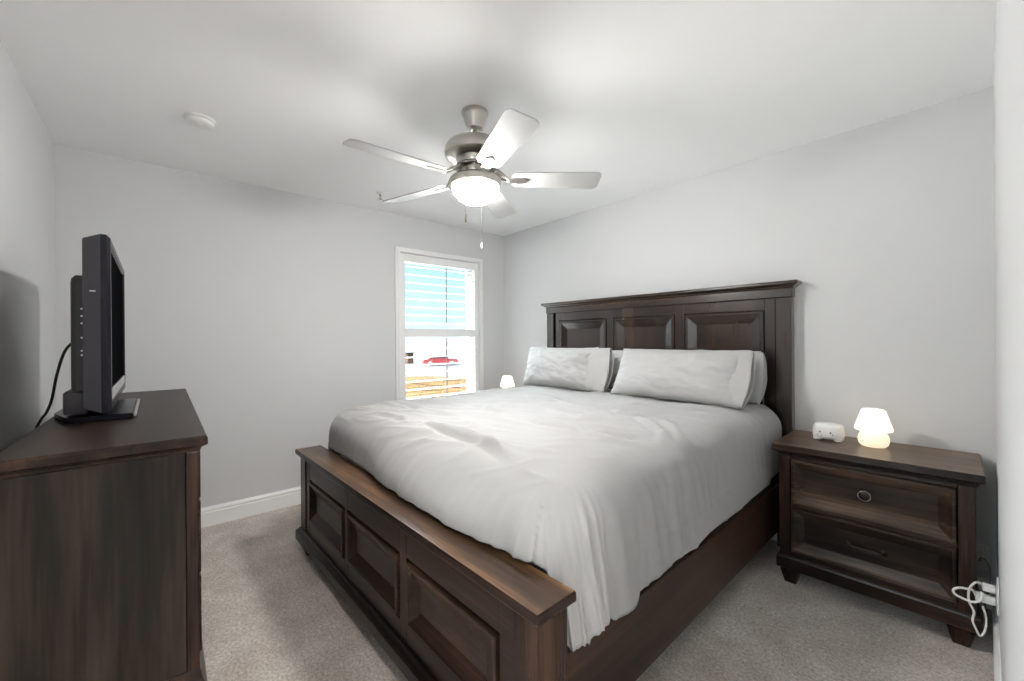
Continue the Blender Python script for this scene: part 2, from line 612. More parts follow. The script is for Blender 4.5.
# ------------------------------------------------------------------ plantation shutter
sh = thing('plantation_shutter', 'white louvred plantation shutter panel set in the window', 'shutter', (0.0, -0.805, 0.48))
shi = Matrix.Translation((0.0, 0.805, -0.48))
SY0, SY1, SZ0, SZ1 = -1.258, -0.367, 0.474, 2.082
ST = 0.050
LV0, LV1 = SY0 + ST, SY1 - ST
MR0, MR1 = 1.309, 1.386


def sfin(name, bm, m, smooth=None, parent=None):
    bm.transform(shi)
    return finish(name, bm, m, parent or sh, smooth)


for a, b in ((SY0, LV0), (LV1, SY1)):
    sfin('stile', box(BM(), (-0.012, a, SZ0), (0.018, b, SZ1), 0.003), SHUT)
for a, b in ((SZ0, SZ0 + 0.075), (MR0, MR1), (SZ1 - 0.073, SZ1)):
    sfin('rail', box(BM(), (-0.012, LV0, a), (0.018, LV1, b), 0.003), SHUT)


def louver(z, tilt):
    bm = BM()
    n = 14
    prof = []
    for i in range(n):
        a = 2 * PI * i / n
        u = 0.0435 * math.cos(a)
        w = 0.0050 * math.sin(a)
        prof.append((u * math.cos(tilt) - w * math.sin(tilt) + 0.003, z + u * math.sin(tilt) + w * math.cos(tilt)))
    va = [bm.verts.new((p[0], LV0 + 0.002, p[1])) for p in prof]
    vb = [bm.verts.new((p[0], LV1 - 0.002, p[1])) for p in prof]
    for i in range(n):
        bm.faces.new([va[i], va[(i + 1) % n], vb[(i + 1) % n], vb[i]])
    bm.faces.new(va[::-1])
    bm.faces.new(vb)
    return bm


zu = [1.972 - 0.0765 * k for k in range(8)]
zl = [1.270 - 0.0770 * k for k in range(10)]
for z in zu:
    sfin('louver', louver(z, math.radians(-5)), SHUT, 40)
for z in zl:
    sfin('louver', louver(z, math.radians(1)), SHUT, 40)
sfin('tilt_rod', box(BM(), (0.052, -0.792, 1.435), (0.062, -0.783, 2.005), 0.002), ROD)
sfin('tilt_rod', box(BM(), (0.052, -0.792, 0.600), (0.062, -0.783, 1.300), 0.002), ROD)

# ------------------------------------------------------------------ bed
BLOC, BROT = (1.7894, -0.0997, 0), 0.0232
bed = thing('king_bed', 'dark stained wooden king bed with three-panel headboard and footboard', 'bed', BLOC, BROT)
HB = 0.055                                  # back of the headboard, bed coordinates
RP = [(0.0, 0.045), (0.0, 0.010), (0.004, 0.006), (0.016, 0.006), (0.022, 0.012), (0.076, 0.034), (0.080, 0.034)]
bm = BM()
box(bm, (-0.905, 0.036, 0.30), (0.905, 0.052, 1.53))                      # back board
for x0, x1 in ((-0.905, -0.858), (-0.332, -0.262), (0.262, 0.330), (0.846, 0.905)):
    box(bm, (x0, 0.012, 0.30), (x1, 0.038, 1.53), 0.003)
for z0, z1 in ((1.452, 1.53), (0.30, 0.70)):
    for x0, x1 in ((-0.858, -0.332), (-0.262, 0.262), (0.330, 0.846)):
        box(bm, (x0, 0.0125, z0), (x1, 0.038, z1), 0.002)
hb = finish('headboard', bm, HBZ, bed)
for s in (-1, 1):
    xa, xb = (-0.996, -0.912) if s < 0 else (0.910, 0.994)
    finish('post', box(BM(), (xa, -0.008, 0.0), (xb, HB, 1.522), 0.004), HBZ, hb)
for x0, x1 in ((-0.852, -0.338), (-0.256, 0.256), (0.336, 0.840)):
    finish('raised_panel', panel_rings(BM(), x0, x1, 0.706, 1.446, RP), HBZ, hb)
finish('frieze', box(BM(), (-1.000, -0.014, 1.5225), (1.000, HB, 1.576), 0.003), HBX, hb)
bm = loft_rect(BM(), -1.000, 1.002, -0.014, HB, [(0.0, 1.5765), (0.006, 1.580), (0.010, 1.586), (0.020, 1.592), (0.028, 1.596),
                                              (0.032, 1.598), (0.034, 1.602), (0.034, 1.613), (0.031, 1.617)], (1, 1, 1, 0))
finish('crown', bm, HBX, hb)

# footboard (front face at FY)
FY = -2.182
bm = BM()
box(bm, (-0.90, FY + 0.026, 0.10), (0.90, FY + 0.110, 0.585))
for x0, x1 in ((-0.90, -0.842), (-0.298, -0.262), (0.262, 0.314), (0.838, 0.90)):
    box(bm, (x0, FY + 0.006, 0.10), (x1, FY + 0.030, 0.585), 0.002)
for z0, z1 in ((0.486, 0.585), (0.10, 0.236)):
    for x0, x1 in ((-0.842, -0.298), (-0.262, 0.262), (0.314, 0.838)):
        box(bm, (x0, FY + 0.0065, z0), (x1, FY + 0.030, z1), 0.002)
fb = finish('footboard', bm, WX, bed)
FP = [(0.0, FY + 0.030), (0.0, FY + 0.001), (0.004, FY - 0.003), (0.014, FY - 0.003), (0.020, FY + 0.004), (0.066, FY + 0.022), (0.070, FY + 0.022)]
for x0, x1 in ((-0.832, -0.308), (-0.252, 0.252), (0.324, 0.828)):
    finish('raised_panel', panel_rings(BM(), x0, x1, 0.246, 0.476, FP), WX, fb)
for xa, xb in ((-0.995, -0.90), (0.90, 0.988)):
    finish('post', box(BM(), (xa, FY, 0.10), (xb, FY + 0.112, 0.585), 0.003), WZ, fb)
bm = loft_rect(BM(), -0.995, 0.988, FY, FY + 0.112, [(0.0, 0.5855), (0.006, 0.588), (0.008, 0.594), (0.014, 0.600), (0.021, 0.603),
                                                (0.022, 0.606), (0.022, 0.625), (0.019, 0.630)], (1, 1, 1, 0.45))
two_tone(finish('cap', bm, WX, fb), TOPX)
bm = loft_rect(BM(), -0.997, 0.990, FY - 0.002, FY + 0.112, [(0.020, 0.092), (0.022, 0.095), (0.022, 0.140), (0.018, 0.148), (0.008, 0.156), (0.004, 0.163), (0.0, 0.165)], (1, 1, 1, 0))
finish('base_moulding', bm, WX, fb)
for x in (-0.955, 0.955):
    finish('foot', lathe(BM(), [(0.020, 0), (0.028, 0.006), (0.034, 0.025), (0.046, 0.055), (0.046, 0.068), (0.030, 0.074), (0.030, 0.082), (0.050, 0.087), (0.050, 0.0925)],
                         (x, FY + 0.045, 0), 24), WZ, fb, 35)
for s in (-1, 1):
    a, b = (0.915, 0.949) if s > 0 else (-0.965, -0.931)
    finish('side_rail', box(BM(), (a, FY + 0.113, 0.142), (b, -0.010, 0.416), 0.004), WY, bed)
bm = BM()
for k in range(12):
    y = -1.98 + k * 0.168
    box(bm, (-0.930, y, 0.33), (0.914, y + 0.07, 0.35), 0.003)
finish('slat', bm, WX, bed)


def bedpt(x, y, z):
    c, s = math.cos(BROT), math.sin(BROT)
    return (BLOC[0] + c * x - s * y, BLOC[1] + s * x + c * y, z)


# mattress
mt = thing('mattress', 'white mattress lying in the dark wooden bed under the duvet', 'mattress', bedpt(0, -1.0, 0.351), BROT)
bm = BM()
box(bm, (-0.900, -1.0, 0.0), (0.900, 0.97, 0.448), 0.07, 5)
finish('mattress_core', bm, SHEET, mt, 50)
bm = BM()
for zz in (0.05, 0.40):
    pts = []
    for (cx_, cy_, a0) in ((0.835, 0.905, 0), (-0.835, 0.905, 90), (-0.835, -0.935, 180), (0.835, -0.935, 270)):
        for k in range(7):
            a = math.radians(a0 + 15 * k)
            pts.append((cx_ + 0.062 * math.cos(a), cy_ + 0.062 * math.sin(a), zz))
    pts.append(pts[0])
    tube(bm, pts, 0.005, 6)
finish('piping', bm, SHEET, mt, 60)

# ---- duvet (bed coordinates)
DZ0 = 0.862
CX, CXL, CYF = 0.800, 0.870, -1.860
CREASES = [([(-0.55, -1.90), (-0.44, -1.885), (-0.31, -1.88), (-0.22, -1.90)], 0.009, 0.018),
           ([(-0.10, -1.86), (0.05, -1.85), (0.19, -1.84), (0.33, -1.85), (0.48, -1.88), (0.60, -1.92)], 0.022, 0.024),
           ([(0.10, -1.38), (0.22, -1.43), (0.33, -1.45), (0.40, -1.42), (0.53, -1.44), (0.7, -1.50)], 0.014, 0.018),
           ([(0.58, -1.39), (0.65, -1.38), (0.72, -1.36), (0.77, -1.33)], 0.014, 0.016),
           ([(0.30, -0.86), (0.38, -0.90), (0.47, -0.90), (0.54, -0.83)], 0.014, 0.016),
           ([(0.60, -0.88), (0.72, -1.02), (0.84, -1.16), (0.92, -1.30)], 0.010, 0.022),
           ([(0.48, -0.92), (0.64, -1.05), (0.79, -1.20), (0.86, -1.36)], 0.010, 0.022),
           ([(-0.5, -1.30), (-0.25, -1.36), (0.0, -1.38)], 0.010, 0.025),
           ([(-0.6, -0.75), (-0.35, -0.86), (-0.1, -0.88), (0.1, -0.98)], 0.010, 0.025),
           ([(-0.75, -1.60), (-0.5, -1.64), (-0.2, -1.62)], 0.010, 0.03),
           ([(0.0, -1.12), (0.25, -1.18), (0.5, -1.17)], 0.008, 0.025)]


def seg_dist(p, a, b):
    ab = b - a
    t = max(0.0, min(1.0, (p - a).dot(ab) / ab.length_squared))
    q = a + ab * t
    d = p - q
    side = ab.x * d.y - ab.y * d.x
    return d.length, (1 if side >= 0 else -1), t


CR = [([Vector(q) for q in pts], amp, w) for pts, amp, w in CREASES]


def crease_h(x, y):
    h = 0.0
    p = Vector((x, y))
    for pts, amp, w in CR:
        best = (9, 1, 0)
        n = len(pts) - 1
        for i in range(n):
            d, s, t = seg_dist(p, pts[i], pts[i + 1])
            if d < best[0]:
                best = (d, s, (i + t) / n)
        d, s, t = best
        if d > 0.2:
            continue
        fade = min(1.0, 4 * t + 0.15, 4 * (1 - t) + 0.15)
        # a ridge with a steep face on the foot side
        sd = d * s
        ridge = math.exp(-((sd - 0.012) / (w * 1.4)) ** 2) if sd > 0.012 else math.exp(-((sd - 0.012) / (w * 0.62)) ** 2)
        dip = math.exp(-((sd + w * 1.1) / (w * 0.8)) ** 2)
        h += 1.35 * fade * amp * (ridge - 0.5 * dip)
    return h


def N2(x, y, z=0.0):
    return noise.noise(Vector((x, y, z)))


def top_h(x, y):
    # long soft ripples running mostly across the bed, slightly fanned
    u = x * 0.92 + y * 0.35
    v = -x * 0.30 + y
    h = 0.012 * N2(u * 1.6, v * 3.2, 2.0) + 0.009 * N2(u * 2.2, v * 7.0, 7.0) + 0.0055 * N2(u * 4, v * 16.0, 4.0)
    r = 1 - abs(N2(u * 1.5 + 9, v * 5.5 + 3, 1.0))
    h += 0.015 * (r ** 10)
    r = 1 - abs(N2(u * 2.3 + 31, v * 9.0 + 13, 5.0))
    h += 0.0075 * (r ** 12)
    return h + crease_h(x, y)


def hem_z(y):
    tab = [(-2.10, 0.435), (-2.0, 0.425), (-1.93, 0.445), (-1.87, 0.455), (-1.80, 0.408), (-1.70, 0.412), (-1.66, 0.440), (-1.36, 0.448), (-1.25, 0.438),
           (-1.08, 0.455), (-0.79, 0.452), (-0.55, 0.462), (-0.28, 0.467), (0.0, 0.475)]
    for (a, za), (b, zb) in zip(tab, tab[1:]):
        if a <= y <= b:
            t = (y - a) / (b - a)
            t = t * t * (3 - 2 * t)
            return za + (zb - za) * t
    return tab[0][1] if y < tab[0][0] else tab[-1][1]


def sm(a, b, x):
    t = max(0.0, min(1.0, (x - a) / (b - a)))
    return t * t * (3 - 2 * t)


def duvet_point(s, t):
    """s: across, |s|<=1 inner, 1..2 skirt;  t: 0 head .. 1 inner foot .. 2 foot skirt"""
    sg = 1 if s >= 0 else -1
    u = max(abs(s) - 1, 0.0)
    v = max(t - 1, 0.0)
    x0 = sg * (CX if sg > 0 else CXL) * min(abs(s), 1)
    y0 = -0.055 + (CYF + 0.055) * min(t, 1)
    D = max(u, v)
    if D <= 0:
        return Vector((x0, y0, DZ0 + top_h(x0, y0) * sm(-0.055, -0.12, y0)))
    th = math.atan2(v, u)
    k = math.sin(th) ** 2
    a = 0.155 + (0.215 - 0.155) * k
    b = 0.125 + (0.215 - 0.125) * k
    n = Vector((sg * math.cos(th), -math.sin(th), 0))
    # lowest point of the hem along this direction
    if th < 0.02:
        zh = hem_z(y0)
    else:
        side = hem_z(-1.87 - 0.20 * min(1, th / 0.9)) - 0.008 * sm(0.25, 0.75, th)
        zh = side + (0.648 - side) * sm(0.80, 1.20, th)
    if k > 0.9:
        zh = 0.648 + 0.008 * N2(x0 * 3.1, 5.5) + 0.005 * N2(x0 * 9.0, 1.5)
    drop = DZ0 - zh
    arc = 1.25 * max(a, b)
    ln = arc + max(drop - b, 0.0)
    q = D * ln
    if q < arc:
        f = q / arc * PI / 2
        h, g = a * math.sin(f), b * (1 - math.cos(f))
        if drop < b:
            g = min(g, drop)
    else:
        h, g = a, b + (q - arc)
    fr = min(1.0, g / 0.40)                    # how far down the skirt
    # arc coordinate around the bed for the folds
    if sg > 0 and k < 0.999:
        w = -y0 + th * 0.38
    elif k >= 0.999:
        w = -CYF + 0.597 + (CX - x0)
    else:
        w = -CYF + 0.597 + CX + CXL + (PI / 2 - th) * 0.38 + (y0 - CYF)
    amp = 0.009 + 0.019 * sm(1.35, 1.85, w) * (1 - sm(2.45, 2.75, w))
    wd = w + 0.22 * g * (1 if k < 0.9 else -1)
    rid = 1 - abs(N2(wd * 12.0 + 1.0, g * 1.2, 6.0)) * 2.2
    fold = amp * fr * (1.0 * N2(wd * 9.0 + 2.0, g * 0.8, 3.0) + 0.5 * N2(wd * 21.0, g * 1.5, 8.0) + 0.6 * max(rid, 0) ** 4)
    fold += 0.0055 * N2(wd * 26 + g * 3, g * 5, 5.0) * sm(0.02, 0.1, g)
    flare = 0.0
    if k < 0.9:
        flare = sm(0.10, 0.42, g) * (0.008 * sm(-0.9, -1.75, y0) - 0.026 * sm(-0.45, -0.05, y0))
        flare += 0.012 * sm(0.12, 0.40, g) * math.sin(min(th, PI / 2) * 2) ** 0.8 if th > 0.02 else 0.0
    if k > 0.55:
        # the foot end bulges out over the footboard cap, most in the middle
        xs = [(-1.06, -2.040), (-0.70, -2.056), (-0.40, -2.070), (0.05, -2.102), (0.20, -2.112), (0.37, -2.112), (0.51, -2.117), (0.66, -2.104),
              (0.71, -2.084), (0.80, -2.080), (0.86, -2.086), (0.92, -2.060), (1.10, -2.060)]
        for (xa, ya), (xb, yb) in zip(xs, xs[1:]):
            if xa <= x0 <= xb:
                ye = ya + (yb - ya) * sm(xa, xb, x0)
                flare += (-2.075 - ye) * sm(0.06, 0.20, g) * sm(0.55, 0.9, k)
    soft = 0.012 * N2(x0 * 2.3 + 4, y0 * 2.3, g * 3.0) * sm(0, 0.08, g)
    p = Vector((x0, y0, DZ0 - g)) + n * (h + fold + flare + soft)
    p.z += top_h(p.x, p.y) * (1 - sm(0.0, 0.10, g))
    if th < 0.02 and p.x > 0 and p.z < 0.56:
        p.x = max(p.x, 0.958) if y0 < -0.3 else max(p.x, 0.912)
    if p.z < 0.640:
        p.y = max(p.y, -2.045 if abs(p.x) > 1.0 else -2.050)
    return p


bm = BM()
NS, NT = 190, 190
S = [-2 + 4 * i / NS for i in range(NS + 1)]
TT = [2 * j / NT for j in range(NT + 1)]


def warp(a):        # denser rows in the skirt, sparser on the flat top
    return a


grid = []
for tv in TT:
    # spread: 62 % of the rows for the top
    t = tv / 1.24 if tv <= 1.24 else 1 + (tv - 1.24) / 0.76
    row = []
    for sv in S:
        a = abs(sv)
        s_ = a / 1.15 if a <= 1.15 else 1 + (a - 1.15) / 0.85
        row.append(bm.verts.new(duvet_point(s_ if sv >= 0 else -s_, t)))
    grid.append(row)
for j in range(NT):
    for i in range(NS):
        bm.faces.new([grid[j][i], grid[j + 1][i], grid[j + 1][i + 1], grid[j][i + 1]])
duv = finish('duvet', bm, FABRIC, None, 180)
duv.location = BLOC
duv.rotation_euler = (0, 0, BROT)
so = duv.modifiers.new('thickness', 'SOLIDIFY')
so.thickness = 0.010
so.offset = -1.0
tag(duv, 'rumpled white duvet spread over the dark wooden bed', 'duvet')


# ---- pillows
def pillow_mesh(w, h, th, seed, m, pinch=0.05):
    bm = BM()
    nu, nv = 64, 44
    F, B = {}, {}
    for j in range(nv + 1):
        for i in range(nu + 1):
            u, v = -1 + 2 * i / nu, -1 + 2 * j / nv
            # soft corners, slightly bowed sides
            x = w / 2 * u * (1 - pinch * (1 - abs(v) ** 2) * abs(u) ** 3)
            z = h / 2 * v * (1 - pinch * 1.2 * (1 - abs(u) ** 2) * abs(v) ** 3)
            d = (max(0.0, 1 - abs(u) ** 3.2) ** 0.55) * (max(0.0, 1 - abs(v) ** 2.6) ** 0.60)
            wr = 0.014 * N2(u * 2.0 + seed, v * 1.6, 0.0) + 0.010 * N2(u * 5 + v * 2 + seed, v * 2.5 - u, 3.0) + 0.006 * (1 - abs(N2(u * 3.5 + v * 3 + seed, v * 3 - u * 2, 8.0))) ** 8
            wr += 0.010 * sm(0.55, 1.0, abs(u)) * N2(v * 5.5 + seed * 3, u * 1.2, 9.0)
            edge = (abs(u) >= 0.999 or abs(v) >= 0.999)
            yy = th / 2 * d
            xo = 0.006 * N2(v * 4 + seed, u, 2.0) * abs(u) ** 4
            zo = 0.008 * N2(u * 4 + seed, v, 5.0) * abs(v) ** 4
            F[i, j] = bm.verts.new((x + xo, -yy - wr * min(1, d * 1.6), z + zo))
            B[i, j] = F[i, j] if edge else bm.verts.new((x + xo, yy + 0.6 * wr * min(1, d * 1.6), z + zo))
    for j in range(nv):
        for i in range(nu):
            bm.faces.new([F[i, j], F[i + 1, j], F[i + 1, j + 1], F[i, j + 1]])
            q = [B[i, j], B[i, j + 1], B[i + 1, j + 1], B[i + 1, j]]
            bm.faces.new(q)
    return bm


def hem_mesh(w, h, side, seed, length=0.085):
    """open end of the pillowcase: a short flattened sleeve hanging past the pillow"""
    bm = BM()
    nv, nl = 40, 10
    rows = []
    for k in range(nl + 1):
        f = k / nl
        ring = []
        for j in range(nv):
            a = 2 * PI * j / nv
            zz = h * 0.47 * math.copysign(abs(math.sin(a)) ** 0.7, math.sin(a))
            yy = (0.050 - 0.022 * f) * math.copysign(abs(math.cos(a)) ** 0.8, math.cos(a))
            yy += 0.014 * f * N2(zz * 14 + seed, f * 1.5, 1.0 + (0 if math.cos(a) > 0 else 5))
            x = side * (w / 2 - 0.070 + (length + 0.03) * f - 0.030 * f * abs(zz / h * 2) ** 2) + 0.008 * f * N2(zz * 9 + seed, 0, 3)
            ring.append(bm.verts.new((x, yy, zz * (1 + 0.03 * f))))
        rows.append(ring)
    for a, b in zip(rows, rows[1:]):
        for j in range(nv):
            bm.faces.new([a[j], a[(j + 1) % nv], b[(j + 1) % nv], b[j]])
    return bm


def pillow(label, x, y, z, w, h, th, lean, rz, seed, roll=0.0, hem=0, length=0.085):
    r = thing('pillow', label, 'pillow', bedpt(x, y, z), 0, 'pillows on the bed')
    r.rotation_euler = (Matrix.Rotation(BROT + rz, 3, 'Z') @ Matrix.Rotation(-lean, 3, 'X') @ Matrix.Rotation(roll, 3, 'Y')).to_euler()
    bm = pillow_mesh(w, h, th, seed, FABRIC)
    bm.transform(Matrix.Translation((0, 0, h / 2)))
    finish('pillowcase', bm, PILLOWC, r, 180)
    if hem:
        bm = hem_mesh(w, h, hem, seed, length)
        bm.transform(Matrix.Translation((0, 0, h / 2)))
        o = finish('case_hem', bm, PILLOWC, r, 180)
        so = o.modifiers.new('thickness', 'SOLIDIFY')
        so.thickness = 0.004
    return r


pillow('white pillow on the window side of the bed, open case end showing in the middle', -0.600, -0.345, 0.872, 0.74, 0.355, 0.19, math.radians(17), 0.03, 1.3, hem=1, length=0.175)
pillow('white pillow at the front on the nightstand side of the bed', 0.385, -0.352, 0.873, 0.89, 0.372, 0.19, math.radians(27), -0.03, 4.1, hem=1, length=0.075)
pillow('white pillow tucked between the front nightstand-side pillow and the headboard', 0.425, -0.140, 0.872, 0.83, 0.335, 0.11, math.radians(17), 0.0, 8.7, hem=1, length=0.08)
pillow('white pillow tucked between the front window-side pillow and the headboard', -0.440, -0.140, 0.872, 0.84, 0.330, 0.11, math.radians(15), 0.0, 6.2, hem=1, length=0.05)


# ------------------------------------------------------------------ nightstands
def nightstand(label, loc, rz, W):
    D_, HT = 0.455, 0.725
    ns = thing('nightstand', label, 'nightstand', loc, rz, 'wooden nightstands beside the bed')
    x0, x1 = 0.026, W - 0.026
    yf = 0.026
    yb = D_ - 0.006
    # carcass
    bm = BM()
    box(bm, (x0 + 0.006, yf + 0.050, 0.110), (x0 + 0.024, yb, 0.668))
    box(bm, (x1 - 0.024, yf + 0.050, 0.110), (x1 - 0.006, yb, 0.668))
    box(bm, (x0 + 0.024, yb - 0.010, 0.110), (x1 - 0.024, yb, 0.668))
    box(bm, (x0 + 0.024, yf + 0.030, 0.110), (x1 - 0.024, yb - 0.010, 0.130))
    finish('carcass', bm, WZ, ns)
    bm = BM()
    box(bm, (x0 + 0.050, yf + 0.004, 0.652), (x1 - 0.050, yf + 0.03, 0.668), 0.002)
    box(bm, (x0 + 0.050, yf + 0.004, 0.404), (x1 - 0.050, yf + 0.03, 0.416), 0.002)
    box(bm, (x0 + 0.050, yf + 0.004, 0.150), (x1 - 0.050, yf + 0.03, 0.176), 0.002)
    finish('face_rail', bm, WX, ns)
    for xa in (x0, x1 - 0.050):
        finish('post', box(BM(), (xa, yf, 0.100), (xa + 0.050, yf + 0.052, 0.668), 0.003), WZ, ns)
    # top with ogee edge
    bm = loft_rect(BM(), x0, x1, yf, yb, [(0.0, 0.6685), (0.006, 0.671), (0.008, 0.678), (0.012, 0.686), (0.020, 0.690), (0.026, 0.695), (0.026, 0.720), (0.022, 0.725)], (1, 1, 1, 0.2))
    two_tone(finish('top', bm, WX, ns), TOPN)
    # base moulding
    bm = loft_rect(BM(), x0, x1, yf, yb, [(0.010, 0.082), (0.012, 0.085), (0.012, 0.138), (0.009, 0.145), (0.002, 0.152), (0.0, 0.153)], (1, 1, 1, 0.0))
    finish('base_moulding', bm, WX, ns)
    for i, (zb, zt) in enumerate(((0.418, 0.650), (0.178, 0.402))):
        yb_ = yf + 0.022
        rings = [(0.0, yb_ + 0.02), (0.0, yf - 0.001), (0.003, yf - 0.004), (0.012, yf - 0.004), (0.018, yf + 0.000), (0.052, yf + 0.018), (0.055, yf + 0.018)]
        dr = finish('drawer', panel_rings(BM(), x0 + 0.054, x1 - 0.054, zb, zt, rings), DRX, ns)
        xc, zc = W / 2, (zb + zt) / 2
        if i == 0:
            bm = lathe(BM(), [(0.010, 0.0), (0.010, -0.012), (0.022, -0.018), (0.0255, -0.022), (0.0235, -0.026)], (xc, yf + 0.018, zc + 0.008), 28, 'Y')
            k = finish('knob', bm, CHROME, dr, 35)
            bm = lathe(BM(), [(0.0222, -0.0262), (0.018, -0.0305), (0.010, -0.0325), (0.001, -0.0330)], (xc, yf + 0.018, zc + 0.008), 28, 'Y')
            finish('knob_face', bm, BRONZE, dr, 50)
        else:
            bm = BM()
            pts = spline([(xc - 0.062, yf + 0.018, zc), (xc - 0.060, yf + 0.000, zc), (xc - 0.048, yf - 0.008, zc), (xc, yf - 0.010, zc), (xc + 0.048, yf - 0.008, zc), (xc + 0.060, yf + 0.000, zc), (xc + 0.062, yf + 0.018, zc)], 6)
            tube(bm, pts, 0.0065, 10)
            for s in (-1, 1):
                lathe(bm, [(0.012, 0.0), (0.012, -0.004), (0.008, -0.007)], (xc + s * 0.062, yf + 0.018, zc), 16, 'Y')
            finish('pull', bm, BRONZE, dr, 40)
    for xa in (x0 + 0.004, x1 - 0.082):
        for ya in (yf + 0.004, yb - 0.086):
            bm = loft_rect(BM(), xa + 0.014, xa + 0.064, ya + 0.014, ya + 0.064, [(-0.002, 0.0), (0.0, 0.004), (0.014, 0.062), (0.016, 0.070), (0.010, 0.074), (0.012, 0.0815)])
            finish('foot', bm, WZ, ns)
    return ns


nightstand('dark two-drawer wooden nightstand on the right of the bed, lit lamp on top', (2.8020, -0.5104, 0), 0.0347, 0.738)
nightstand('dark two-drawer wooden nightstand between the window wall and the bed', (0.056, -0.485, 0), 0.0, 0.655)


# ------------------------------------------------------------------ bedside lamps
def mushroom_lamp(label, loc):
    lp = thing('table_lamp', label, 'lamp', loc, 0, 'mushroom table lamps')
    gm = MATS.get('lit cream glass') or glow('lit cream glass', (1.0, 0.80, 0.57), 0.48, (0.50, 0.46, 0.40))
    gs = MATS.get('lit cream shade glass') or glow('lit cream shade glass', (1.0, 0.88, 0.70), 0.62, (0.50, 0.48, 0.43))
    k = 0.76
    prof = [(0.045, 0.0), (0.062, 0.003), (0.075, 0.013), (0.081, 0.028), (0.081, 0.042), (0.076, 0.058), (0.066, 0.071), (0.056, 0.078), (0.052, 0.082), (0.050, 0.088)]
    finish('lamp_base', lathe(BM(), [(r * k, h) for r, h in prof], seg=48), gm, lp, 60)
    prof = [(0.053, 0.0885), (0.070, 0.0825), (0.085, 0.0800), (0.095, 0.082), (0.099, 0.088), (0.098, 0.096), (0.090, 0.116), (0.078, 0.145), (0.067, 0.173), (0.063, 0.182), (0.056, 0.187), (0.045, 0.189), (0.001, 0.190)]
    finish('lamp_shade', lathe(BM(), [(r * k, h) for r, h in prof], seg=48), gs, lp, 60)
    return lp


mushroom_lamp('small cream glass mushroom lamp glowing on the right nightstand', (3.169, -0.220, 0.7255))
mushroom_lamp('small white mushroom lamp glowing beyond the bed near the window corner', (0.405, -0.300, 0.7255))

# ------------------------------------------------------------------ white noise box on the nightstand
sb = thing('sound_machine', 'small rounded white speckled box beside the lamp on the right nightstand', 'sound machine', (2.985, -0.215, 0.7255), 0.0347)
bm = BM()
rings = []
NSEG = 56
for z, sx, sy in ((0.009, 0.056, 0.034), (0.012, 0.063, 0.041), (0.024, 0.068, 0.046), (0.045, 0.068, 0.046), (0.070, 0.065, 0.044), (0.082, 0.060, 0.040), (0.088, 0.050, 0.031), (0.090, 0.036, 0.020)):
    ring = []
    for i in range(NSEG):
        a = 2 * PI * i / NSEG
        ca, sa = math.cos(a), math.sin(a)
        x = sx * math.copysign(abs(ca) ** 0.55, ca)
        y = sy * math.copysign(abs(sa) ** 0.55, sa)
        ring.append(bm.verts.new((x, y, z)))
    rings.append(ring)
for a, b in zip(rings, rings[1:]):
    for i in range(NSEG):
        bm.faces.new([a[i], a[(i + 1) % NSEG], b[(i + 1) % NSEG], b[i]])
bm.faces.new(rings[0][::-1])
bm.faces.new(rings[-1])
finish('housing', bm, PLAST, sb, 50)
for sx in (-1, 1):
    for sy in (-1, 1):
        finish('foot', lathe(BM(), [(0.012, 0), (0.018, 0.003), (0.020, 0.012)], (sx * 0.044, sy * 0.024, 0), 16), PLAST, sb, 50)
for (x, z, r) in ((-0.030, 0.046, 0.0042), (0.016, 0.045, 0.0046), (-0.024, 0.026, 0.0026), (-0.040, 0.030, 0.0026), (0.024, 0.036, 0.0030)):
    finish('mark', lathe(BM(), [(r, -0.0455), (r * 0.6, -0.0472)], (x, 0, z), 12, 'Y'), DOT, sb)

# ------------------------------------------------------------------ dresser
DL = (1.9935, -2.8313, 0)
dr = thing('dresser', 'tall dark wooden dresser in the left foreground carrying the television', 'dresser', DL, -0.010)
DW, DD, DH = 1.634, 0.434, 0.9967
xl, xr = -DW + 0.024, -0.022
yfr, ybk = -0.026, -DD + 0.008
bm = BM()
box(bm, (xl, ybk, 0.09), (xl + 0.02, yfr - 0.0315, 0.948))
box(bm, (xl + 0.02, ybk, 0.09), (xr - 0.022, ybk + 0.012, 0.948))
box(bm, (xl + 0.02, ybk + 0.012, 0.10), (xr - 0.022, yfr - 0.03, 0.12))
finish('carcass', bm, SIDEZ, dr)
finish('side_panel', box(BM(), (xr - 0.022, ybk, 0.09), (xr - 0.004, yfr - 0.0315, 0.948), 0.0015), SIDEZ, dr)
for xa in (xl, xr - 0.058):
    finish('post', box(BM(), (xa, yfr - 0.030, 0.09), (xa + 0.058, yfr, 0.948), 0.003), WZ, dr)
bm = loft_rect(BM(), xl, xr, ybk, yfr, [(0.0, 0.9485), (0.004, 0.951), (0.006, 0.958), (0.010, 0.963), (0.016, 0.966), (0.022, 0.970), (0.022, 0.990), (0.018, 0.9967)], (1, 1, 0.3, 1))
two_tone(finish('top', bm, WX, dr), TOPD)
bm = loft_rect(BM(), xl, xr, ybk, yfr, [(0.018, 0.075), (0.020, 0.078), (0.020, 0.215), (0.016, 0.235), (0.006, 0.262), (0.002, 0.285), (0.0, 0.290)], (1, 1, 0, 1))
finish('base_moulding', bm, WX, dr)
rows = ((0.785, 0.940), (0.550, 0.775), (0.300, 0.540))
bm = BM()
for z in (0.780, 0.545, 0.296):
    box(bm, (xl + 0.058, yfr - 0.04, z - 0.004), (xr - 0.058, yfr - 0.006, z + 0.004))
finish('face_rail', bm, WX, dr)
cols = 3
cw = (xr - xl - 0.116) / cols
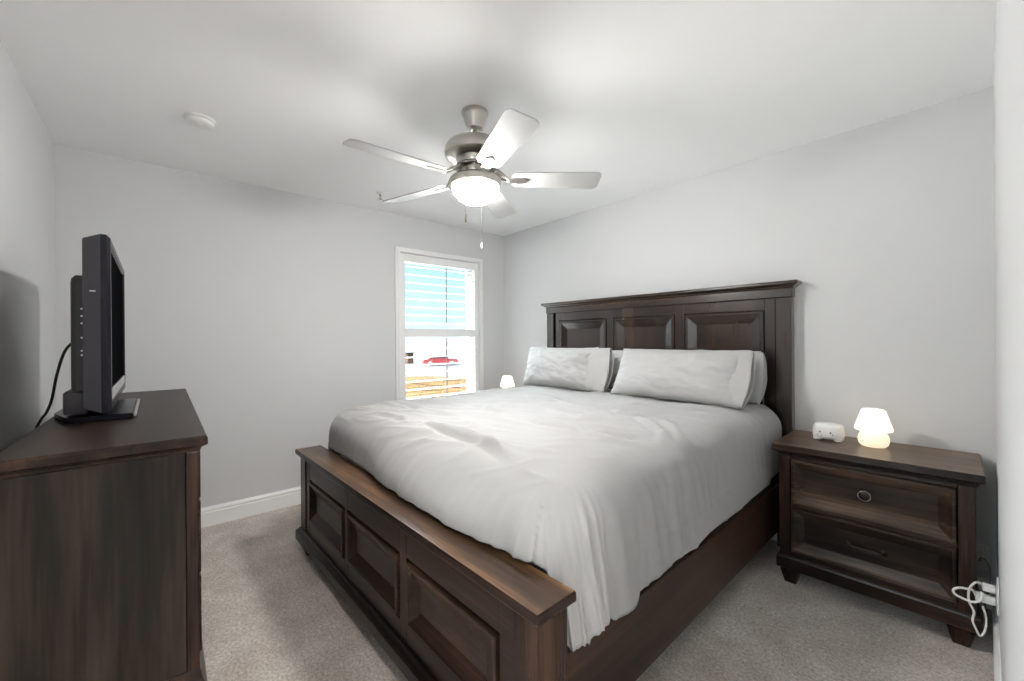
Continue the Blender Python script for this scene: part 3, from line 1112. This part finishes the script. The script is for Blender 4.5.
for ri, (zb, zt) in enumerate(rows):
    for ci in range(cols):
        xa = xl + 0.058 + ci * cw + 0.004
        xb = xa + cw - 0.008
        rings = [(0.0, yfr - 0.02), (0.0, yfr + 0.004), (0.003, yfr + 0.008), (0.012, yfr + 0.008), (0.018, yfr + 0.004), (0.050, yfr - 0.010), (0.053, yfr - 0.010)]
        d_ = finish('drawer', panel_rings(BM(), xa, xb, zb, zt, rings), DRX, dr)
        xc, zc = (xa + xb) / 2, (zb + zt) / 2
        bm = lathe(BM(), [(0.010, 0.0), (0.009, 0.014), (0.018, 0.020), (0.019, 0.024), (0.016, 0.028), (0.001, 0.031)], (xc, yfr - 0.010, zc), 24, 'Y')
        finish('knob', bm, BRONZE, d_, 35)
for xa in (xl + 0.002, xr - 0.082):
    for ya in (ybk + 0.004, yfr - 0.084):
        bm = loft_rect(BM(), xa + 0.012, xa + 0.066, ya + 0.012, ya + 0.066, [(-0.002, 0.0), (0.0, 0.004), (0.012, 0.055), (0.014, 0.064), (0.010, 0.068), (0.012, 0.0745)])
        finish('foot', bm, WZ, dr)

# ------------------------------------------------------------------ television (faces the bed)
TVX, TVY, TVZ = 1.14, -3.090, 0.9975
tv = thing('television', 'black flat television seen almost edge-on, standing on the dresser', 'television', (TVX, TVY, TVZ), 0.004)
TW, TZ0, TZ1 = 0.895, 0.046, 0.650
h2 = TW / 2
bm = BM()
# grey outer shell: rounded back edges
loft = [(-0.020, -0.050), (-0.016, -0.046), (0.0, -0.006)]
prev = None
for off, y in loft:
    v = [bm.verts.new(p) for p in ((-h2 - off, y, TZ0 - off), (h2 + off, y, TZ0 - off), (h2 + off, y, TZ1 + off), (-h2 - off, y, TZ1 + off))]
    if prev:
        for i in range(4):
            bm.faces.new([prev[i], prev[(i + 1) % 4], v[(i + 1) % 4], v[i]])
    else:
        bm.faces.new(v)
    prev = v
bm.faces.new(prev[::-1])
finish('shell', bm, TVGREY, tv)
# bezel frame with a chamfered front
bm = BM()
panel_rings(bm, -h2, h2, TZ0, TZ1, [(0.0, -0.0058), (0.0, 0.010), (0.010, 0.019), (0.030, 0.019), (0.034, 0.012), (0.036, 0.012)])
finish('bezel', bm, TVBLK, tv)
finish('screen', box(BM(), (-h2 + 0.0365, 0.0122, TZ0 + 0.075), (h2 - 0.0365, 0.0132, TZ1 - 0.0365)), TVSCR, tv)
finish('speaker_strip', box(BM(), (-h2 + 0.034, 0.0122, TZ0 + 0.036), (h2 - 0.034, 0.0185, TZ0 + 0.072), 0.002), SILV, tv)
# rear electronics bulge with input sockets on its side
bm = BM()
prev = None
for ins, y in ((0.0, -0.0502), (0.0, -0.072), (0.010, -0.083), (0.024, -0.087)):
    v = [bm.verts.new(p) for p in ((-0.36 + ins, y, TZ0 + 0.07 + ins * 0.3), (0.36 - ins, y, TZ0 + 0.07 + ins * 0.3), (0.36 - ins, y, TZ1 - 0.135 - ins), (-0.36 + ins, y, TZ1 - 0.135 - ins))]
    if prev:
        for i in range(4):
            bm.faces.new([prev[i], prev[(i + 1) % 4], v[(i + 1) % 4], v[i]])
    else:
        bm.faces.new(v)
    prev = v
bm.faces.new(prev[::-1])
bk = finish('back_housing', bm, TVBACK, tv)
for z in (0.40, 0.375, 0.35, 0.30, 0.255, 0.24):
    finish('input_socket', lathe(BM(), [(0.0035, 0.0), (0.003, 0.002)], (0.3602, -0.058, z), 12, 'X'), SILV, bk)
bm = BM()
box(bm, (0.4400, -0.032, 0.455), (0.4455, -0.018, 0.458))
finish('side_button', bm, SILV, tv)
# lower rear pedestal block, neck and base plate
finish('stand_block', box(BM(), (-0.10, -0.112, 0.028), (0.30, -0.0505, 0.110), 0.008), TVGREY, tv, 40)
finish('stand_neck', box(BM(), (-0.03, -0.049, 0.022), (0.20, -0.012, 0.0445), 0.004), TVBLK, tv, 40)
bm = prism(BM(), [(-0.16, -0.145), (0.11, -0.155), (0.15, -0.148), (0.30, -0.110), (0.325, -0.085), (0.325, 0.070), (-0.20, 0.070), (-0.20, -0.11)], 2, 0.0015, 0.021)
bmesh.ops.bevel(bm, geom=[e for e in bm.edges], offset=0.004, segments=2, affect='EDGES')
bs = finish('base', bm, TVBLK, tv, 40)
finish('base_trim', box(BM(), (-0.195, 0.0705, 0.006), (0.320, 0.078, 0.019), 0.002), SILV, bs)
bm = BM()
pts = spline([(0.30, -0.086, 0.285), (0.285, -0.108, 0.25), (0.235, -0.132, 0.17), (0.19, -0.150, 0.08), (0.175, -0.166, 0.030), (0.168, -0.1805, 0.004), (0.165, -0.197, -0.06), (0.165, -0.205, -0.25), (0.165, -0.21, -0.50)], 8)
tube(bm, pts, 0.0042, 8)
finish('power_cord', bm, RUBBER, tv, 60)

# ------------------------------------------------------------------ ceiling fan
FX, FYc = 1.845, -1.720
fan = thing('ceiling_fan', 'white five-blade ceiling fan in brushed nickel with a lit bowl', 'ceiling fan', (FX, FYc, RZ))


def ffin(name, bm, m, parent=None, smooth=35):
    bm.transform(Matrix.Translation((0, 0, -RZ)))
    return finish(name, bm, m, parent or fan, smooth)


ffin('canopy', lathe(BM(), [(0.066, 2.4395), (0.068, 2.432), (0.066, 2.424), (0.061, 2.420), (0.058, 2.410), (0.048, 2.375), (0.041, 2.360), (0.039, 2.352), (0.028, 2.346), (0.024, 2.343)]), NICKEL)
ffin('downrod', lathe(BM(), [(0.0125, 2.3428), (0.0125, 2.302)], seg=20), NICKEL)
ffin('motor_housing', lathe(BM(), [(0.026, 2.3015), (0.030, 2.298), (0.075, 2.293), (0.110, 2.284), (0.138, 2.268), (0.152, 2.246), (0.156, 2.224), (0.152, 2.210), (0.140, 2.203),
                               (0.118, 2.199), (0.098, 2.192), (0.090, 2.180), (0.086, 2.166)], seg=64), NICKEL)
ffin('switch_housing', lathe(BM(), [(0.062, 2.1655), (0.070, 2.160), (0.072, 2.140), (0.064, 2.128), (0.060, 2.1075)], seg=48), NICKEL)
RB = 2.098
a0 = math.radians(-19.5)
PITCH = math.radians(-12.5)
for k in range(5):
    ang = a0 + k * 2 * PI / 5
    bm = BM()
    # blade outline (radial r, tangential t)
    out = []
    r0, r1, w0, w1 = 0.185, 0.640, 0.056, 0.070

    def arc(cx_, cy_, r, s, e, n=5):
        return [(cx_ + r * math.cos(math.radians(s + (e - s) * i / n)), cy_ + r * math.sin(math.radians(s + (e - s) * i / n))) for i in range(n + 1)]
    out += arc(r1 - 0.03, w1 - 0.03, 0.03, 90, 0)
    out += arc(r1 - 0.03, -w1 + 0.03, 0.03, 0, -90)
    out += arc(r0 + 0.04, -w0 + 0.036, 0.04, -90, -180)
    out += arc(r0 + 0.04, w0 - 0.036, 0.04, 180, 90)
    prism(bm, out, 2, -0.003, 0.003)
    M = Matrix.Translation((0, 0, RB)) @ Matrix.Rotation(ang, 4, 'Z') @ Matrix.Rotation(PITCH, 4, 'X')
    bm.transform(M)
    b_ = ffin('blade', bm, BLADE, None, None)
    # blade iron: curved arm, openwork ring, leaf-shaped plate under the blade
    bm = BM()
    for s in (-1, 1):
        pts = spline([(0.078, s * 0.016, 0.044), (0.105, s * 0.034, 0.036), (0.135, s * 0.036, 0.016), (0.162, s * 0.020, 0.000), (0.185, s * 0.012, -0.006)], 6)
        tube(bm, pts, 0.0062, 8)
    lathe(bm, [(0.022, -0.003), (0.029, 0.0), (0.022, 0.003)], (0.118, 0, 0.024), 20)
    leaf = [(0.170, -0.012), (0.192, -0.021), (0.222, -0.025), (0.250, -0.020), (0.268, -0.009), (0.272, 0.0), (0.268, 0.009), (0.250, 0.020), (0.222, 0.025), (0.192, 0.021), (0.170, 0.012)]
    sub = BM()
    prism(sub, leaf, 2, -0.0095, -0.0035)
    sub.transform(Matrix.Rotation(PITCH, 4, 'X'))
    tmp = bpy.data.meshes.new('tmp')
    sub.to_mesh(tmp)
    sub.free()
    bm.from_mesh(tmp)
    bpy.data.meshes.remove(tmp)
    bm.transform(Matrix.Translation((0, 0, RB)) @ Matrix.Rotation(ang, 4, 'Z'))
    bm2 = bm
    ffin('blade_iron', bm2, NICKEL, b_, 40)
ffin('hub_ring', lathe(BM(), [(0.074, 2.160), (0.100, 2.158), (0.104, 2.152), (0.100, 2.146), (0.074, 2.144)], seg=48), NICKELD)
lk = ffin('light_fitter', lathe(BM(), [(0.058, 2.107), (0.085, 2.104), (0.120, 2.098), (0.130, 2.090), (0.132, 2.078), (0.129, 2.062), (0.1225, 2.057)], seg=64), NICKEL)
BOWL = glow('lit frosted fan bowl', (1.0, 0.975, 0.935), FAN_GLOW, (0.9, 0.88, 0.82))
ffin('glass_bowl', lathe(BM(), [(0.116, 2.0655), (0.119, 2.058), (0.116, 2.040), (0.106, 2.018), (0.088, 1.997), (0.062, 1.981), (0.032, 1.972), (0.001, 1.970)], seg=64, cap=False), BOWL, lk, 60)


def pull_chain(x, y, z0, z1, m, fobm, fl, fr):
    bm = BM()
    tube(bm, [(x, y, z0), (x, y, z1)], 0.0006, 6)
    c_ = ffin('pull_chain', bm, m, lk, None)
    ffin('fob', lathe(BM(), [(fr * 0.4, z1), (fr * 0.7, z1 - fl * 0.2), (fr, z1 - fl * 0.6), (fr * 0.9, z1 - fl * 0.9), (fr * 0.4, z1 - fl)], (x, y, 0), 14), fobm, c_, 60)


pull_chain(0.076, -0.112, 2.085, 1.880, NICKELD, NICKELD, 0.040, 0.0055)
pull_chain(-0.087, 0.102, 2.085, 1.808, RUBBER, PLAST, 0.034, 0.0045)
# ------------------------------------------------------------------ ceiling fittings
sd = thing('smoke_detector', 'round white smoke detector on the ceiling at upper left', 'smoke detector', (0.872, -2.775, RZ))
finish('base_ring', lathe(BM(), [(0.068, -0.0005), (0.069, -0.010), (0.066, -0.013)], seg=48), PLAST, sd, 35)
finish('cover', lathe(BM(), [(0.062, -0.0135), (0.060, -0.024), (0.052, -0.032), (0.040, -0.036), (0.001, -0.037)], seg=48), PLAST, sd, 35)
finish('test_button', lathe(BM(), [(0.012, -0.0365), (0.011, -0.040), (0.001, -0.0405)], (0.018, -0.008, 0), 20), CREAMP, sd, 35)
sp = thing('sprinkler_head', 'tiny metal fire sprinkler on the ceiling near the fan blade tip', 'sprinkler', (0.428, -1.613, RZ))
finish('escutcheon', lathe(BM(), [(0.034, -0.0005), (0.033, -0.004), (0.014, -0.009)], seg=28), PLAST, sp, 35)
bm = BM()
lathe(bm, [(0.009, -0.0095), (0.009, -0.022), (0.006, -0.026)], seg=16)
for s in (-1, 1):
    tube(bm, spline([(s * 0.007, 0, -0.024), (s * 0.013, 0, -0.034), (s * 0.004, 0, -0.046)], 5), 0.0020, 6)
finish('frame', bm, NICKELD, sp, 40)
finish('deflector', lathe(BM(), [(0.003, -0.0455), (0.014, -0.048), (0.014, -0.050), (0.003, -0.050)], seg=20), NICKELD, sp, 35)

# ------------------------------------------------------------------ outlets and cords
ou = thing('wall_outlet', 'white wall outlet on the right wall with two chargers plugged in', 'outlet', (RX, -0.525, 0.285), 0, 'wall outlets')
finish('cover_plate', box(BM(), (-0.0065, -0.037, -0.060), (-0.0005, 0.037, 0.060), 0.002), PLAST, ou)
for z in (-0.020, 0.020):
    finish('socket', box(BM(), (-0.0085, -0.017, z - 0.014), (-0.0067, 0.017, z + 0.014), 0.0008), CREAMP, ou)
ou2 = thing('wall_outlet', 'white wall outlet low on the headboard wall behind the right nightstand', 'outlet', (3.512, 0.0, 0.232), 0, 'wall outlets')
finish('cover_plate', box(BM(), (-0.036, -0.0065, -0.060), (0.036, -0.0005, 0.060), 0.002), PLAST, ou2)
for z in (-0.020, 0.020):
    finish('socket', box(BM(), (-0.017, -0.0085, z - 0.014), (0.017, -0.0067, z + 0.014), 0.0008), CREAMP, ou2)

ch = thing('phone_charger', 'upper white charger in the right-wall outlet, its cord hanging down', 'charger', (RX - 0.009, -0.530, 0.307), 0, 'chargers in the right-wall outlet')
finish('adapter', box(BM(), (-0.034, -0.014, -0.012), (-0.0002, 0.014, 0.012), 0.003), PLAST, ch, 40)
o_ = Vector((RX - 0.009, -0.530, 0.307))
cp = [(3.530, -0.531, 0.308), (3.520, -0.545, 0.322), (3.508, -0.558, 0.320), (3.495, -0.565, 0.292), (3.494, -0.566, 0.248), (3.507, -0.566, 0.212), (3.503, -0.564, 0.176), (3.513, -0.562, 0.143), (3.522, -0.560, 0.124), (3.534, -0.555, 0.146), (3.538, -0.535, 0.185), (3.530, -0.50, 0.215)]
finish('cord', tube(BM(), spline([Vector(p) - o_ for p in cp], 6), 0.0036, 8), WCORD, ch, 60)
ch2 = thing('phone_charger', 'lower white charger in the right-wall outlet, its cord looped sideways', 'charger', (RX - 0.009, -0.530, 0.262), 0, 'chargers in the right-wall outlet')
finish('adapter', box(BM(), (-0.052, -0.014, -0.014), (-0.0002, 0.014, 0.014), 0.003), PLAST, ch2, 40)
o_ = Vector((RX - 0.009, -0.530, 0.262))
cp = [(3.512, -0.531, 0.263), (3.504, -0.560, 0.292), (3.492, -0.580, 0.299), (3.470, -0.585, 0.296), (3.455, -0.585, 0.283), (3.457, -0.583, 0.266), (3.480, -0.580, 0.256), (3.506, -0.577, 0.254), (3.524, -0.572, 0.270), (3.528, -0.562, 0.297)]
finish('cord', tube(BM(), spline([Vector(p) - o_ for p in cp], 6), 0.0042, 8), WCORD, ch2, 60)

pg = thing('power_plug', 'white plug on the headboard-wall outlet with a grey cord arching away', 'plug', (3.5185, -0.0092, 0.226), 0)
finish('plug_body', box(BM(), (-0.010, -0.032, -0.012), (0.010, -0.0002, 0.012), 0.004), PLAST, pg, 40)
o_ = Vector((3.5185, -0.0092, 0.226))
cp = [(3.5185, -0.040, 0.226), (3.520, -0.058, 0.243), (3.524, -0.062, 0.248), (3.540, -0.062, 0.238), (3.550, -0.064, 0.200), (3.548, -0.07, 0.13), (3.535, -0.08, 0.05), (3.532, -0.09, 0.006), (3.532, -0.16, 0.004)]
finish('cord', tube(BM(), spline([Vector(p) - o_ for p in cp], 6), 0.0028, 8), GCORD, pg, 60)

# ------------------------------------------------------------------ added fill lamp in the hallway, unseen behind the camera
hl = thing('hall_fill_light', 'added round white flush fill light in the hallway', 'fill light', (4.30, -2.85, RZ))
finish('pan', lathe(BM(), [(0.165, -0.0005), (0.165, -0.018), (0.150, -0.020)], seg=40), PLAST, hl, 35)
HB_ = glow('hall fill diffuser', (1.0, 0.97, 0.92), HALL_POWER, (0.9, 0.9, 0.88))
finish('diffuser', lathe(BM(), [(0.148, -0.0205), (0.140, -0.045), (0.110, -0.066), (0.060, -0.078), (0.001, -0.081)], seg=40, cap=False), HB_, hl, 60)

# ------------------------------------------------------------------ outdoors
GZ = -2.1
bm = BM()
box(bm, (-900, -900, GZ - 0.5), (-0.3, 900, GZ))
box(bm, (-0.3, -900, GZ - 0.5), (60, -3.7, GZ))
g_ = struct('ground', bm, ROAD)
bm = BM()
box(bm, (-14.0, -3.6, GZ), (-0.4, 14.0, GZ + 0.03))
struct('ground_bounce_west', bm, BOUNCE_W)  # added pale ground, throws sunlight up through the shuttered window
struct('ground_bounce_south', box(BM(), (-6.0, -24.0, GZ), (14.0, -3.75, GZ + 0.03)), BOUNCE_S)  # added darker ground, keeps the bounce through the other window low
# bare soil lot between the house and the paving
bm = prism(BM(), [(-31.5, -2), (-30.6, 14.8), (-29.4, 16.4), (-23.6, 21.5), (-15, 24), (-14.2, 8), (-14.2, -6)], 2, GZ + 0.001, GZ + 0.012)
o = struct('ground_soil', bm, SOIL)
o['kind'] = 'structure'
bm = BM()  # darker diagonal strips laid on the soil
for pts, w in (([(-30.2, 10.0), (-26.5, 12.2), (-23.5, 12.2), (-20.5, 13.0)], 0.40), ([(-27.5, 13.6), (-25.0, 15.4), (-23.0, 17.6)], 0.5), ([(-23.0, 9.2), (-20.6, 10.6), (-19.6, 11.6)], 0.28)):
    p2 = [Vector(p) for p in pts]
    L_, R_ = [], []
    for i, p in enumerate(p2):
        t = (p2[min(i + 1, len(p2) - 1)] - p2[max(i - 1, 0)]).normalized()
        n = Vector((-t.y, t.x)) * w / 2
        L_.append(p + n)
        R_.append(p - n)
    poly = L_ + R_[::-1]
    prism(bm, [(q.x, q.y) for q in poly], 2, GZ + 0.0125, GZ + 0.025)
struct('ground_strips', bm, SOILD)
bm = BM()
box(bm, (-33.6, 6.0, GZ), (-33.2, 17.2, GZ + 0.14), 0.02)
struct('ground_curb', bm, CURB)


def car(label, loc, rz):
    r = thing('car', label, 'car', loc, rz)
    body = [(-2.2, 0.32), (-2.25, 0.55), (-2.15, 0.86), (-1.35, 0.95), (1.25, 0.93), (2.05, 0.80), (2.25, 0.60), (2.25, 0.34), (1.78, 0.30), (1.72, 0.52), (1.45, 0.66), (1.18, 0.52), (1.12, 0.28),
            (-1.06, 0.28), (-1.12, 0.52), (-1.40, 0.66), (-1.68, 0.52), (-1.74, 0.30)]
    finish('body', prism(BM(), body, 1, -0.88, 0.88), CARRED, r)
    cab = [(-1.55, 0.955), (-0.95, 1.38), (0.25, 1.42), (1.05, 0.955)]
    finish('cabin', prism(BM(), cab, 1, -0.74, 0.74), CARGL, r)
    finish('roof', box(BM(), (-0.92, -0.72, 1.425), (0.22, 0.72, 1.46), 0.01), CARRED, r)
    for x in (-1.40, 1.45):
        for y in (-0.80, 0.80):
            w_ = finish('wheel', lathe(BM(), [(0.20, -0.1), (0.33, -0.09), (0.34, 0.0), (0.33, 0.09), (0.20, 0.1)], (x, y, 0.34), 24, 'Y'), CARBLK, r, 40)
            finish('hub_cap', lathe(BM(), [(0.19, -0.012), (0.10, 0.012)], (x, y + (0.1135 if y > 0 else -0.1135), 0.34), 16, 'Y'), SILV, w_)
    return r


car('distant red car with dark windows parked outside, seen through the shutter', (-43.5, 25.2, GZ + 0.001), math.atan2(1, 0.55) + 0.12)
ml = thing('brick_mailbox', 'distant small brick mailbox pillar at the left edge of the window view', 'mailbox', (-50.5, 24.3, GZ))
finish('pillar', box(BM(), (-0.45, -0.45, 0), (0.45, 0.45, 1.45), 0.02), BRICK, ml)
finish('capstone', box(BM(), (-0.52, -0.52, 1.4505), (0.52, 0.52, 1.56), 0.02), CURB, ml)
